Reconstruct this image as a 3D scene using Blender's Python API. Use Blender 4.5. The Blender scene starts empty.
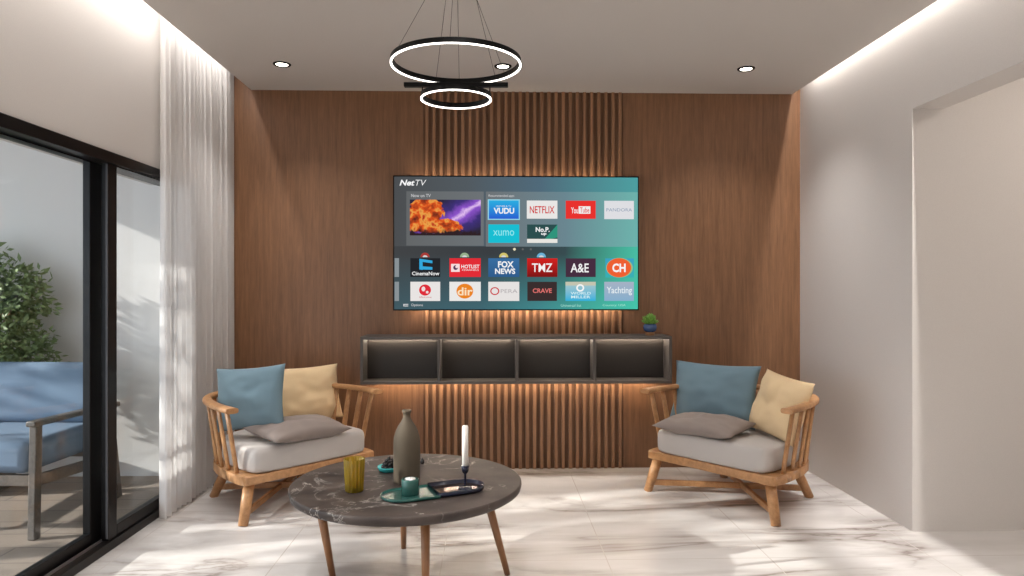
import bpy, bmesh, math, random
from mathutils import Vector, Matrix, noise
R = random.Random(7)
PI = math.pi
scene = bpy.context.scene
col = scene.collection
TH = math.radians(1.637)
CS, SN = math.cos(TH), math.sin(TH)
EYE = 1.29

def W(xc, zc, z=0.0):            # metres right of / ahead of the camera -> room coordinates
    return Vector((CS*xc + SN*zc, -SN*xc + CS*zc, z))

# ------------------------------------------------------------------ materials
def lin(c):
    return tuple((v/12.92 if v <= .04045 else ((v+.055)/1.055)**2.4) for v in c)
def rgb(r, g, b):
    return lin((r/255, g/255, b/255)) + (1,)

def newmat(name):
    m = bpy.data.materials.new(name); m.use_nodes = True
    nt = m.node_tree
    return m, nt, nt.nodes['Principled BSDF']
def N(nt, t, **kw):
    n = nt.nodes.new(t)
    for k, v in kw.items():
        if k.startswith('i_'):
            n.inputs[k[2:].replace('_', ' ')].default_value = v
        else: setattr(n, k, v)
    return n
def ramp(nt, stops):
    r = nt.nodes.new('ShaderNodeValToRGB')
    el = r.color_ramp.elements
    while len(el) < len(stops): el.new(.5)
    for e, (p, c) in zip(el, stops): e.position = p; e.color = c
    return r

def plain(name, c, rough=.5, metal=0, spec=.5, bump=0, bscale=200, sheen=0):
    m, nt, b = newmat(name)
    b.inputs['Base Color'].default_value = c
    b.inputs['Roughness'].default_value = rough
    b.inputs['Metallic'].default_value = metal
    b.inputs['Specular IOR Level'].default_value = spec
    tc = N(nt, 'ShaderNodeTexCoord')
    nz = N(nt, 'ShaderNodeTexNoise', i_Scale=bscale, i_Detail=3.0)
    nt.links.new(tc.outputs['Object'], nz.inputs['Vector'])
    mx = N(nt, 'ShaderNodeMixRGB', blend_type='MULTIPLY'); mx.inputs[0].default_value = .12
    mx.inputs[1].default_value = c
    nt.links.new(nz.outputs['Fac'], mx.inputs[2]); nt.links.new(mx.outputs[0], b.inputs['Base Color'])
    if bump:
        bp = N(nt, 'ShaderNodeBump', i_Strength=bump, i_Distance=.002)
        nt.links.new(nz.outputs['Fac'], bp.inputs['Height']); nt.links.new(bp.outputs['Normal'], b.inputs['Normal'])
    if sheen: b.inputs['Sheen Weight'].default_value = sheen
    return m

def wood(name, dark, light, scale=(14, 14, .7), rough=.45, fine=6.0, bump=.15):
    m, nt, b = newmat(name)
    tc = N(nt, 'ShaderNodeTexCoord'); mp = N(nt, 'ShaderNodeMapping')
    mp.inputs['Scale'].default_value = scale
    nt.links.new(tc.outputs['Object'], mp.inputs['Vector'])
    n1 = N(nt, 'ShaderNodeTexNoise', i_Scale=1.0, i_Detail=6.0, i_Roughness=.6, i_Distortion=.6)
    n2 = N(nt, 'ShaderNodeTexNoise', i_Scale=fine, i_Detail=8.0, i_Roughness=.7)
    for n in (n1, n2): nt.links.new(mp.outputs[0], n.inputs['Vector'])
    ad = N(nt, 'ShaderNodeMath', operation='MULTIPLY_ADD'); ad.inputs[1].default_value = .55
    mu = N(nt, 'ShaderNodeMath', operation='MULTIPLY'); mu.inputs[1].default_value = .45
    nt.links.new(n2.outputs['Fac'], mu.inputs[0]); nt.links.new(n1.outputs['Fac'], ad.inputs[0]); nt.links.new(mu.outputs[0], ad.inputs[2])
    rp = ramp(nt, [(.36, dark), (.64, light)])
    nt.links.new(ad.outputs[0], rp.inputs[0]); nt.links.new(rp.outputs[0], b.inputs['Base Color'])
    b.inputs['Roughness'].default_value = rough
    bp = N(nt, 'ShaderNodeBump', i_Strength=bump, i_Distance=.002)
    nt.links.new(ad.outputs[0], bp.inputs['Height']); nt.links.new(bp.outputs['Normal'], b.inputs['Normal'])
    return m

def emit(name, c, s):
    m = bpy.data.materials.new(name); m.use_nodes = True
    nt = m.node_tree; nt.nodes.clear()
    o = N(nt, 'ShaderNodeOutputMaterial'); e = N(nt, 'ShaderNodeEmission')
    e.inputs[0].default_value = c; e.inputs[1].default_value = s
    nt.links.new(e.outputs[0], o.inputs[0])
    return m

M = {}
M['wall'] = plain('white_plaster', rgb(224, 219, 215), .85, spec=.2, bump=.05)
M['ceil'] = plain('ceiling_paint', rgb(212, 207, 202), .9, spec=.2)
M['patio_wall'] = plain('patio_plaster', rgb(222, 220, 218), .9, spec=.1)
M['wallwood'] = wood('walnut_panel', rgb(108, 75, 51), rgb(142, 102, 72), (45, 45, 2.2), .42, 4)
M['slatwood'] = wood('walnut_slat', rgb(124, 89, 63), rgb(160, 118, 86), (30, 30, 1.0), .45, 5)
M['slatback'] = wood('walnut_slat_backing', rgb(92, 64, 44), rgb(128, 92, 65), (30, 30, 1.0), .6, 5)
M['oak'] = wood('light_oak', rgb(148, 104, 66), rgb(194, 146, 100), (9, 9, 9), .42, 4)
M['legwood'] = wood('brown_leg_wood', rgb(118, 78, 48), rgb(156, 110, 72), (20, 20, 2), .4, 4)
M['patio_chair_wood'] = wood('grey_stained_wood', rgb(72, 66, 60), rgb(104, 96, 88), (20, 20, 20), .5, 4)
M['black'] = plain('black_aluminium', rgb(13, 11, 11), .38, 0, .3)
M['satinblack'] = plain('satin_black', rgb(4, 4, 4), .5, spec=.2)
M['strip'] = plain('grey_seal', rgb(74, 74, 78), .5)
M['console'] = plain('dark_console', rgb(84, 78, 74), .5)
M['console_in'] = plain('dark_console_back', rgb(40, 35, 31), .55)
M['cushion'] = plain('light_grey_fabric', rgb(190, 184, 180), .95, spec=.1, bump=.25, bscale=600, sheen=.1)
M['blue'] = plain('dusty_blue_linen', rgb(118, 142, 154), .95, spec=.1, bump=.25, bscale=500, sheen=.1)
M['yellow'] = plain('pale_yellow_linen', rgb(234, 206, 164), .95, spec=.1, bump=.25, bscale=500, sheen=.1)
M['greyp'] = plain('taupe_grey_linen', rgb(142, 130, 124), .95, spec=.1, bump=.25, bscale=500, sheen=.1)
M['patioblue'] = plain('outdoor_blue_fabric', rgb(112, 130, 150), .9, spec=.1, bump=.2, bscale=500)
M['bottle'] = plain('taupe_stoneware', rgb(86, 76, 63), .75, spec=.3, bump=.1, bscale=300)
M['bottle_in'] = plain('dark_mouth', rgb(40, 34, 30), .9)
M['turq'] = plain('turquoise_ceramic', rgb(62, 178, 178), .25)
M['berry'] = plain('black_berry', rgb(26, 24, 26), .25)
M['green'] = plain('green_glaze', rgb(44, 84, 78), .18)
M['navy'] = plain('navy_enamel', rgb(24, 28, 44), .2)
M['bronze'] = plain('bronze_mirror', rgb(112, 92, 82), .08, .85)
M['wax'] = plain('white_wax', rgb(240, 236, 230), .5)
M['wick'] = plain('wick', rgb(60, 50, 44), .9)
M['tin'] = plain('tealight_tin', rgb(200, 200, 205), .3, .9)
M['potblue'] = plain('blue_glaze_pot', rgb(64, 88, 130), .25)
M['succ'] = plain('succulent_green', rgb(112, 158, 62), .5)
M['leaf'] = plain('shrub_leaf', rgb(112, 130, 82), .5, bscale=8)
M['bark'] = plain('bark', rgb(96, 78, 62), .9, bump=.5, bscale=40)
M['terr'] = plain('grey_planter', rgb(120, 116, 112), .8)
M['led_warm'] = emit('warm_led', (1, .80, .58, 1), 62)
M['led_shelf'] = emit('warm_led_shelf', (1, .84, .66, 1), 110)
M['led_dim'] = emit('warm_led_dim', (1, .80, .58, 1), 26)
M['led_cove'] = emit('cove_led', (1, .96, .92, 1), 8)
M['led_cove2'] = emit('cove_led_right', (1, .96, .92, 1), 8)
M['ring_led'] = emit('ring_led', (1, .95, .88, 1), 5)
M['lamp'] = emit('lamp_disc', (1, .93, .82, 1), 12)
M['corr_lamp'] = emit('corridor_lamp', (1, .90, .80, 1), 40)

def marble_floor():
    m, nt, b = newmat('marble_tile')
    tc = N(nt, 'ShaderNodeTexCoord')
    L = nt.links.new
    # drifting grey veins
    mp = N(nt, 'ShaderNodeMapping'); mp.inputs['Rotation'].default_value = (0, 0, math.radians(14)); mp.inputs['Scale'].default_value = (.42, 1.5, 1)
    L(tc.outputs['Object'], mp.inputs['Vector'])
    n1 = N(nt, 'ShaderNodeTexNoise', i_Scale=1.05, i_Detail=7.0, i_Roughness=.55, i_Distortion=.7)
    L(mp.outputs[0], n1.inputs['Vector'])
    s = N(nt, 'ShaderNodeMath', operation='SUBTRACT'); s.inputs[1].default_value = .5; L(n1.outputs['Fac'], s.inputs[0])
    a = N(nt, 'ShaderNodeMath', operation='ABSOLUTE'); L(s.outputs[0], a.inputs[0])
    vr = ramp(nt, [(0, (1, 1, 1, 1)), (.012, (.6, .6, .6, 1)), (.08, (0, 0, 0, 1))])
    L(a.outputs[0], vr.inputs[0])
    n3 = N(nt, 'ShaderNodeTexNoise', i_Scale=1.3, i_Detail=2.0); L(tc.outputs['Object'], n3.inputs['Vector'])
    mk = ramp(nt, [(.33, (0, 0, 0, 1)), (.56, (1, 1, 1, 1))]); L(n3.outputs['Fac'], mk.inputs[0])
    vm = N(nt, 'ShaderNodeMath', operation='MULTIPLY'); L(vr.outputs[0], vm.inputs[0]); L(mk.outputs[0], vm.inputs[1])
    cl = N(nt, 'ShaderNodeTexNoise', i_Scale=2.2, i_Detail=5.0); L(mp.outputs[0], cl.inputs['Vector'])
    base = ramp(nt, [(.3, rgb(194, 190, 187)), (.7, rgb(224, 221, 219))]); L(cl.outputs['Fac'], base.inputs[0])
    mx = N(nt, 'ShaderNodeMixRGB'); L(vm.outputs[0], mx.inputs[0]); L(base.outputs[0], mx.inputs[1]); mx.inputs[2].default_value = rgb(138, 128, 122)
    # joints
    sx = N(nt, 'ShaderNodeSeparateXYZ'); L(tc.outputs['Object'], sx.inputs[0])
    def joint(sock, off, per):
        p = N(nt, 'ShaderNodeMath', operation='ADD'); p.inputs[1].default_value = -off + per*20; L(sock, p.inputs[0])
        q = N(nt, 'ShaderNodeMath', operation='PINGPONG'); q.inputs[1].default_value = per/2; L(p.outputs[0], q.inputs[0])
        t = N(nt, 'ShaderNodeMath', operation='LESS_THAN'); t.inputs[1].default_value = .0026; L(q.outputs[0], t.inputs[0])
        return t
    jx, jy = joint(sx.outputs['X'], .545, .78), joint(sx.outputs['Y'], 3.31, .78)
    mxx = N(nt, 'ShaderNodeMath', operation='MAXIMUM'); L(jx.outputs[0], mxx.inputs[0]); L(jy.outputs[0], mxx.inputs[1])
    jm = N(nt, 'ShaderNodeMixRGB'); L(mxx.outputs[0], jm.inputs[0]); L(mx.outputs[0], jm.inputs[1]); jm.inputs[2].default_value = rgb(188, 181, 175)
    L(jm.outputs[0], b.inputs['Base Color'])
    b.inputs['Roughness'].default_value = .27
    b.inputs['Specular IOR Level'].default_value = .4
    return m
M['floor'] = marble_floor()

def marble_top():
    m, nt, b = newmat('dark_marble'); L = nt.links.new
    tc = N(nt, 'ShaderNodeTexCoord')
    n0 = N(nt, 'ShaderNodeTexNoise', i_Scale=7.0, i_Detail=6.0); L(tc.outputs['Object'], n0.inputs['Vector'])
    base = ramp(nt, [(.3, rgb(42, 36, 34)), (.7, rgb(74, 64, 59))]); L(n0.outputs['Fac'], base.inputs[0])
    n1 = N(nt, 'ShaderNodeTexNoise', i_Scale=3.4, i_Detail=6.0, i_Roughness=.6, i_Distortion=.9); L(tc.outputs['Object'], n1.inputs['Vector'])
    s = N(nt, 'ShaderNodeMath', operation='SUBTRACT'); s.inputs[1].default_value = .52; L(n1.outputs['Fac'], s.inputs[0])
    a = N(nt, 'ShaderNodeMath', operation='ABSOLUTE'); L(s.outputs[0], a.inputs[0])
    vr = ramp(nt, [(0, (.7, .7, .7, 1)), (.005, (.25, .25, .25, 1)), (.016, (0, 0, 0, 1))]); L(a.outputs[0], vr.inputs[0])
    n3 = N(nt, 'ShaderNodeTexNoise', i_Scale=4.0, i_Detail=3.0); L(tc.outputs['Object'], n3.inputs['Vector'])
    mk = ramp(nt, [(.42, (0, 0, 0, 1)), (.62, (1, 1, 1, 1))]); L(n3.outputs['Fac'], mk.inputs[0])
    vm = N(nt, 'ShaderNodeMath', operation='MULTIPLY'); L(vr.outputs[0], vm.inputs[0]); L(mk.outputs[0], vm.inputs[1])
    mx = N(nt, 'ShaderNodeMixRGB'); L(vm.outputs[0], mx.inputs[0]); L(base.outputs[0], mx.inputs[1]); mx.inputs[2].default_value = rgb(205, 198, 190)
    L(mx.outputs[0], b.inputs['Base Color']); b.inputs['Roughness'].default_value = .5; b.inputs['Specular IOR Level'].default_value = .3
    return m
M['darkmarble'] = marble_top()

def patio_floor():
    m, nt, b = newmat('patio_planks'); L = nt.links.new
    tc = N(nt, 'ShaderNodeTexCoord')
    br = N(nt, 'ShaderNodeTexBrick', i_Scale=1.0); br.offset = .5
    br.inputs['Color1'].default_value = rgb(140, 126, 114); br.inputs['Color2'].default_value = rgb(128, 116, 105); br.inputs['Mortar'].default_value = rgb(98, 88, 80)
    br.inputs['Mortar Size'].default_value = .004; br.inputs['Brick Width'].default_value = 1.2; br.inputs['Row Height'].default_value = .2
    L(tc.outputs['Object'], br.inputs['Vector']); L(br.outputs['Color'], b.inputs['Base Color'])
    b.inputs['Roughness'].default_value = .7
    return m
M['patio'] = patio_floor()

def thin_glass():
    m = bpy.data.materials.new('window_glass'); m.use_nodes = True
    nt = m.node_tree; nt.nodes.clear(); L = nt.links.new
    o = N(nt, 'ShaderNodeOutputMaterial'); t = N(nt, 'ShaderNodeBsdfTransparent'); g = N(nt, 'ShaderNodeBsdfGlossy')
    t.inputs[0].default_value = (.95, .97, .97, 1); g.inputs['Roughness'].default_value = .01
    lw = N(nt, 'ShaderNodeLayerWeight'); pw = N(nt, 'ShaderNodeMath', operation='POWER'); pw.inputs[1].default_value = 4.0
    f = N(nt, 'ShaderNodeMath', operation='MULTIPLY_ADD'); f.inputs[1].default_value = .35; f.inputs[2].default_value = .02
    L(lw.outputs['Facing'], pw.inputs[0]); L(pw.outputs[0], f.inputs[0]); mx = N(nt, 'ShaderNodeMixShader')
    L(f.outputs[0], mx.inputs[0]); L(t.outputs[0], mx.inputs[1]); L(g.outputs[0], mx.inputs[2]); L(mx.outputs[0], o.inputs[0])
    return m
M['glass'] = thin_glass()
def amber_glass():
    m = bpy.data.materials.new('amber_glass'); m.use_nodes = True
    nt = m.node_tree; nt.nodes.clear(); L = nt.links.new
    o = N(nt, 'ShaderNodeOutputMaterial'); t = N(nt, 'ShaderNodeBsdfTransparent'); g = N(nt, 'ShaderNodeBsdfGlossy'); d = N(nt, 'ShaderNodeBsdfTranslucent'); df = N(nt, 'ShaderNodeBsdfDiffuse')
    t.inputs[0].default_value = (.82, .62, .10, 1); g.inputs['Roughness'].default_value = .05
    d.inputs[0].default_value = (.75, .55, .06, 1); df.inputs[0].default_value = (.70, .50, .05, 1)
    a0 = N(nt, 'ShaderNodeMixShader'); a0.inputs[0].default_value = .5; L(d.outputs[0], a0.inputs[1]); L(df.outputs[0], a0.inputs[2])
    a = N(nt, 'ShaderNodeMixShader'); a.inputs[0].default_value = .45; L(t.outputs[0], a.inputs[1]); L(a0.outputs[0], a.inputs[2])
    f = N(nt, 'ShaderNodeFresnel', i_IOR=1.45); mx = N(nt, 'ShaderNodeMixShader')
    L(f.outputs[0], mx.inputs[0]); L(a.outputs[0], mx.inputs[1]); L(g.outputs[0], mx.inputs[2]); L(mx.outputs[0], o.inputs[0])
    return m
M['amber'] = amber_glass()
def sheer():
    m = bpy.data.materials.new('sheer_voile'); m.use_nodes = True
    nt = m.node_tree; nt.nodes.clear(); L = nt.links.new
    o = N(nt, 'ShaderNodeOutputMaterial'); t = N(nt, 'ShaderNodeBsdfTransparent'); d = N(nt, 'ShaderNodeBsdfDiffuse'); r = N(nt, 'ShaderNodeBsdfTranslucent')
    d.inputs[0].default_value = rgb(236, 234, 233); r.inputs[0].default_value = rgb(232, 230, 229)
    a = N(nt, 'ShaderNodeMixShader'); a.inputs[0].default_value = .26; L(d.outputs[0], a.inputs[1]); L(r.outputs[0], a.inputs[2])
    mx = N(nt, 'ShaderNodeMixShader'); mx.inputs[0].default_value = .80; L(t.outputs[0], mx.inputs[1]); L(a.outputs[0], mx.inputs[2])
    L(mx.outputs[0], o.inputs[0])
    return m
M['sheer'] = sheer()

# ------------------------------------------------------------------ mesh helpers
class MB:
    def __init__(s): s.bm = bmesh.new(); s.mats = []
    def mi(s, m):
        if m not in s.mats: s.mats.append(m)
        return s.mats.index(m)
    def face(s, vs, mi, smooth=False):
        try: f = s.bm.faces.new(vs)
        except ValueError: return None
        f.material_index = mi; f.smooth = smooth; return f
    def box(s, x0, x1, y0, y1, z0, z1, mat, bev=0, mtx=None, seg=2):
        mi = s.mi(mat)
        r = bmesh.ops.create_cube(s.bm, size=1)
        vs = r['verts']
        for v in vs:
            v.co = Vector(((x0+x1)/2 + v.co.x*(x1-x0), (y0+y1)/2 + v.co.y*(y1-y0), (z0+z1)/2 + v.co.z*(z1-z0)))
        fs = set(f for v in vs for f in v.link_faces)
        for f in fs: f.material_index = mi
        if bev:
            es = set(e for v in vs for e in v.link_edges)
            rr = bmesh.ops.bevel(s.bm, geom=list(vs)+list(es), offset=bev, segments=seg, affect='EDGES', profile=.5, clamp_overlap=True)
            vs = set(v for f in rr['faces'] for v in f.verts) | set(v for v in vs if v.is_valid)
            for f in rr['faces']: f.material_index = mi; f.smooth = True
        if mtx is not None:
            for v in vs: v.co = mtx @ v.co
        return s
    def ring_loft(s, rings, mat, caps=True, closed=True, smooth=True, loop=False):
        mi = s.mi(mat)
        vr = [[s.bm.verts.new(p) for p in r] for r in rings]
        n = len(vr[0])
        rng = range(len(vr)) if loop else range(len(vr)-1)
        for i in rng:
            a, b = vr[i], vr[(i+1) % len(vr)]
            for j in range(n if closed else n-1):
                k = (j+1) % n
                s.face((a[j], a[k], b[k], b[j]), mi, smooth)
        if caps and not loop:
            s.face(list(reversed(vr[0])), mi); s.face(vr[-1], mi)
        return s
    def tube(s, pts, radii, mat, n=10, up=None, flat=1.0, caps=True):
        """tube along pts; radii per point or one; flat squashes the second axis"""
        pts = [Vector(p) for p in pts]
        if not hasattr(radii, '__len__'): radii = [radii]*len(pts)
        rings = []
        for i, p in enumerate(pts):
            d = (pts[min(i+1, len(pts)-1)] - pts[max(i-1, 0)]).normalized()
            u = Vector(up) if up is not None else (Vector((0, 0, 1)) if abs(d.z) < .9 else Vector((0, 1, 0)))
            a = d.cross(u).normalized(); b = a.cross(d).normalized()
            rings.append([p + radii[i]*(math.cos(2*PI*k/n)*a + flat*math.sin(2*PI*k/n)*b) for k in range(n)])
        return s.ring_loft(rings, mat, caps)
    def bar(s, p0, p1, w, h, mat, bev=.004, up=(0, 0, 1)):
        """rectangular bar from p0 to p1, w sideways, h along up"""
        p0, p1 = Vector(p0), Vector(p1); d = p1-p0; L = d.length; d.normalize()
        a = d.cross(Vector(up)).normalized(); u = a.cross(d)
        mt = Matrix(((a.x, d.x, u.x, p0.x), (a.y, d.y, u.y, p0.y), (a.z, d.z, u.z, p0.z), (0, 0, 0, 1)))
        return s.box(-w/2, w/2, 0, L, -h/2, h/2, mat, bev, mt)
    def lathe(s, prof, mat, c=(0, 0, 0), n=32, ribs=0, ramp_=0):
        c = Vector(c); rings = []
        for r, z in prof:
            rings.append([c + Vector((r*(1+ramp_*math.cos(ribs*2*PI*k/n))*math.cos(2*PI*k/n), r*(1+ramp_*math.cos(ribs*2*PI*k/n))*math.sin(2*PI*k/n), z)) for k in range(n)])
        return s.ring_loft(rings, mat, caps=True)
    def prism(s, pts, z0, z1, mat, bev=0, seg=3):
        mi = s.mi(mat)
        a = [s.bm.verts.new((p[0], p[1], z0)) for p in pts]; b = [s.bm.verts.new((p[0], p[1], z1)) for p in pts]
        n = len(pts); fs = []
        fs.append(s.face(list(reversed(a)), mi)); fs.append(s.face(b, mi))
        for i in range(n):
            f = s.face((a[i], a[(i+1) % n], b[(i+1) % n], b[i]), mi, True); fs.append(f)
        if bev:
            es = set(e for e in fs[0].edges) | set(e for e in fs[1].edges)
            rr = bmesh.ops.bevel(s.bm, geom=list(es), offset=bev, segments=seg, affect='EDGES', profile=.5, clamp_overlap=True)
            for f in rr['faces']: f.material_index = mi; f.smooth = True
        return s
    def quad(s, pts, mat):
        s.face([s.bm.verts.new(p) for p in pts], s.mi(mat)); return s
    def build(s, name, parent=None, loc=(0, 0, 0), rz=0, fix=True, **tags):
        if fix: bmesh.ops.recalc_face_normals(s.bm, faces=s.bm.faces[:])
        me = bpy.data.meshes.new(name); s.bm.to_mesh(me); s.bm.free()
        for m in s.mats: me.materials.append(m)
        o = bpy.data.objects.new(name, me); col.objects.link(o)
        o.location = loc; o.rotation_euler = (0, 0, rz)
        if parent: o.parent = parent
        for k, v in tags.items(): o[k] = v
        return o

def thing(name, label, cat, loc=(0, 0, 0), rz=0, group=None):
    o = bpy.data.objects.new(name, None); col.objects.link(o)
    o.location = loc; o.rotation_euler = (0, 0, rz); o['label'] = label; o['category'] = cat
    if group: o['group'] = group
    o.empty_display_size = .1
    return o
def struct(name, mb, parent=None, **k):
    o = mb.build(name, parent, **k)
    if parent is None: o['kind'] = 'structure'
    return o
def catmull(P, n=6, closed=False):
    P = [Vector(p) for p in P]; out = []
    m = len(P)
    for i in range(m if closed else m-1):
        if closed: p0, p1, p2, p3 = P[(i-1) % m], P[i], P[(i+1) % m], P[(i+2) % m]
        else: p0, p1, p2, p3 = P[max(i-1, 0)], P[i], P[i+1], P[min(i+2, m-1)]
        for k in range(n):
            t = k/n
            out.append(.5*((2*p1)+(-p0+p2)*t+(2*p0-5*p1+4*p2-p3)*t*t+(-p0+3*p1-3*p2+p3)*t**3))
    if not closed: out.append(P[-1])
    return out

# ------------------------------------------------------------------ room shell
XL, XR, YB, YR = -1.885, 2.226, 5.0, -2.2
ZS, ZT = 2.69, 2.95          # dropped ceiling, upper ceiling
XC0, XC1 = -1.70, 2.168      # dropped ceiling edges
JY = 3.646; XRW = 2.394      # opening jamb, far side of the right wall
DY0, DY1, DZ = .55, 4.42, 1.96

struct('floor', MB().box(-1.97, 5.6, YR, YB+.1, -.1, 0, M['floor']))
b = MB().box(XC0, XC1, YR, YB-.002, ZS, ZS+.05, M['ceil'])
b.box(-2.05, 5.6, YR, YB+.12, ZT, ZT+.08, M['ceil'])
struct('ceiling', b)
b = MB()
b.box(XL-.17, XL, YR, DY0, 0, ZT, M['wall']); b.box(XL-.17, XL, DY1, YB+.12, 0, ZT, M['wall']); b.box(XL-.17, XL, DY0, DY1, DZ, ZT, M['wall']); b.box(XL-.24, XL-.17, DY0, DY1, DZ-.03, 2.3, M['wall'])
struct('wall_left', b)
b = MB()
b.box(XR, XRW, JY, YB+.12, 0, ZT, M['wall']); b.box(XR, XRW, .4, JY, 2.24, ZT, M['wall']); b.box(XR, XRW, YR, .4, 0, ZT, M['wall'])
struct('wall_right', b)
b = MB(); b.box(XRW, 5.6, JY, JY+.12, 0, ZT, M['wall']); struct('wall_corridor', b)
b = MB(); b.box(XRW, 5.6, .1, .3, 0, ZT, M['wall']); struct('wall_corridor_near', b)
b = MB(); b.box(5.6, 5.7, .1, JY+.12, 0, ZT, M['wall']); struct('wall_corridor_end', b)
b = MB(); b.box(-2.05, XRW, YR-.12, YR, 0, ZT, M['wall']); struct('wall_rear', b)
# timber clad rear wall of the niche: two smooth walnut panels with a slatted bay between
SX0, SX1 = -.490, .940
b = MB()
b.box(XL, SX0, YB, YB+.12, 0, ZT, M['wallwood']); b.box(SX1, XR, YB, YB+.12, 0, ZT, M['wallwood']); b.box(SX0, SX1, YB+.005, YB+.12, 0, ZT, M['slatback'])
struct('wall_back', b)
b = MB()
ns = 28; pit = (SX1-SX0)/ns
for i in range(ns):
    x = SX0 + pit*(i+.5) + .002
    b.box(x-.012, x+.012, YB-.020, YB+.004, 0.001, ZS-.001, M['slatwood'], .002, seg=1)
struct('trim_1', b)

# cove light strips (on the ceiling above the gaps)
for nm, x0, x1, lab in (('cove_light_strip', -1.80, -1.765, 'warm white cove light strip hidden above the ceiling edge along the curtain wall'),
                   ('cove_light_strip', 2.198, 2.222, 'warm white cove light strip hidden above the ceiling edge along the doorway wall')):
    o = thing(nm, lab, 'light strip', ((x0+x1)/2, 1.5, ZT), 0, 'cove light strips')
    ye = 3.12 if x0 < 0 else 3.2
    mb = MB().box(-.03, .03, -3.6, ye+.02, -.008, 0, M['tin']); mb.build('channel', o)
    mb = MB().box(-(x1-x0)/2, (x1-x0)/2, -3.58, ye, -.016, -.008, M['led_cove' if x0 < 0 else 'led_cove2']); mb.build('diffuser', o)

# ------------------------------------------------------------------ sliding glass door
d = bpy.data.objects.new('door_1', None); col.objects.link(d); d['kind'] = 'structure'
fr = MB()
FX0, FX1 = XL-.13, -1.87
fr.box(FX0, FX1, DY0, DY1, DZ-.055, DZ, M['black'], .003); fr.box(FX0, FX1, DY0, DY1, 0.0, .045, M['black'], .003)
fr.box(FX0, FX1, DY0, DY0+.05, .045, DZ-.055, M['black'], .003); fr.box(FX0, FX1, DY1-.05, DY1, .045, DZ-.055, M['black'], .003)
fr.box(FX1-.047, FX1-.043, DY0, DY1, .045, .058, M['tin']); fr.box(FX1-.097, FX1-.093, DY0, DY1, .045, .058, M['tin'])
fr.build('frame', d)
def panel(y0, y1, x, st0, st1):
    p = MB(); t = .018
    z0, z1 = .048, DZ-.057
    p.box(x-t, x+t, y0, y0+st0, z0, z1, M['black'], .003); p.box(x-t, x+t, y1-st1, y1, z0, z1, M['black'], .003)
    p.box(x-t, x+t, y0+st0, y1-st1, z0, z0+.055, M['black'], .003); p.box(x-t, x+t, y0+st0, y1-st1, z1-.006, z1, M['black'])
    o = p.build('door_panel', d)
    MB().box(x-.004, x+.004, y0+st0, y1-st1, z0+.055, z1-.006, M['glass']).build('glass', o)
    return o
pn = panel(3.49, DY1-.052, FX1-.03, .08, .06)
panel(DY0+.052, 3.552, FX1-.085, .06, .12)
MB().box(FX1-.022, FX1-.013, 3.484, 3.4895, .06, DZ-.06, M['strip']).build('interlock_strip', d)

# ------------------------------------------------------------------ curtain
def curtain():
    y0, y1 = 3.93, 4.985; n = 420; nz = 10
    root = thing('sheer_curtain', 'sheer off-white floor-length curtain gathered in fine folds by the sliding door', 'curtain', (0, 0, 0))
    b = MB(); mi = b.mi(M['sheer'])
    cols = []
    for i in range(n+1):
        t = i/n; y = y0 + (y1-y0)*t
        ph = 2*PI*t*17 + 1.1*math.sin(2*PI*t*4.3) + .7*math.sin(2*PI*t*2.1+1)
        a = .022 + .007*math.sin(2*PI*t*3.7+.5)
        c = []
        for k in range(nz+1):
            z = .008 + (2.93-.008)*k/nz
            f = 1 - .25*(k/nz)
            x = -1.828 + a*f*math.sin(ph + .15*math.sin(3*z+t*9))
            c.append(b.bm.verts.new((x, y + .006*math.cos(ph*1.0), z)))
        cols.append(c)
    for i in range(n):
        for k in range(nz):
            b.face((cols[i][k], cols[i+1][k], cols[i+1][k+1], cols[i][k+1]), mi, True)
    b.build('drape', root, fix=False)
    MB().box(-1.838, -1.803, y0-.02, 4.99, 2.93, 2.95, M['wall'], .002).build('track', root)
curtain()

# ------------------------------------------------------------------ patio outside
struct('patio_floor', MB().box(-9, -1.97, -1.5, 5.0, -.12, -.02, M['patio']))
struct('patio_wall', MB().box(-6.2, XL-.17, 4.95, 5.1, -.02, 2.6, M['patio_wall']))
struct('patio_shade_pillar', MB().box(-4.38, -4.12, 4.67, 4.95, -.02, 2.5, M['patio_wall']))  # unseen pillar, added to keep sun off the left of the patio wall
struct('patio_roof', MB().box(-4.40, XL-.17, -1.0, 5.1, 2.5, 2.62, M['patio_wall']))

def foliage_mesh(b, c, rad, n, size, rnd, mat, shell=.55):
    mi = b.mi(mat); c = Vector(c)
    for _ in range(n):
        while True:
            p = Vector((rnd.uniform(-1, 1), rnd.uniform(-1, 1), rnd.uniform(-1, 1)))
            if p.length < 1 and p.length > shell*rnd.random(): break
        f = .82 + .3*noise.noise(p*2.3 + c)
        pos = c + Vector((p.x*rad[0], p.y*rad[1], p.z*rad[2]))*f
        dr = (p*.6 + Vector((rnd.gauss(0, 1), rnd.gauss(0, 1), rnd.gauss(0, .8)))).normalized()
        sd = dr.cross(Vector((rnd.gauss(0, 1), rnd.gauss(0, 1), rnd.gauss(0, 1)))).normalized()
        nm = dr.cross(sd)
        l = size*rnd.uniform(.7, 1.3); w = l*.42
        a0 = b.bm.verts.new(pos); a1 = b.bm.verts.new(pos+dr*l*.5+nm*l*.08); a2 = b.bm.verts.new(pos+dr*l)
        s1 = b.bm.verts.new(pos+dr*l*.45+sd*w*.5); s2 = b.bm.verts.new(pos+dr*l*.45-sd*w*.5)
        b.face((a0, s1, a1), mi, True); b.face((s1, a2, a1), mi, True); b.face((a0, a1, s2), mi, True); b.face((a1, a2, s2), mi, True)

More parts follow.
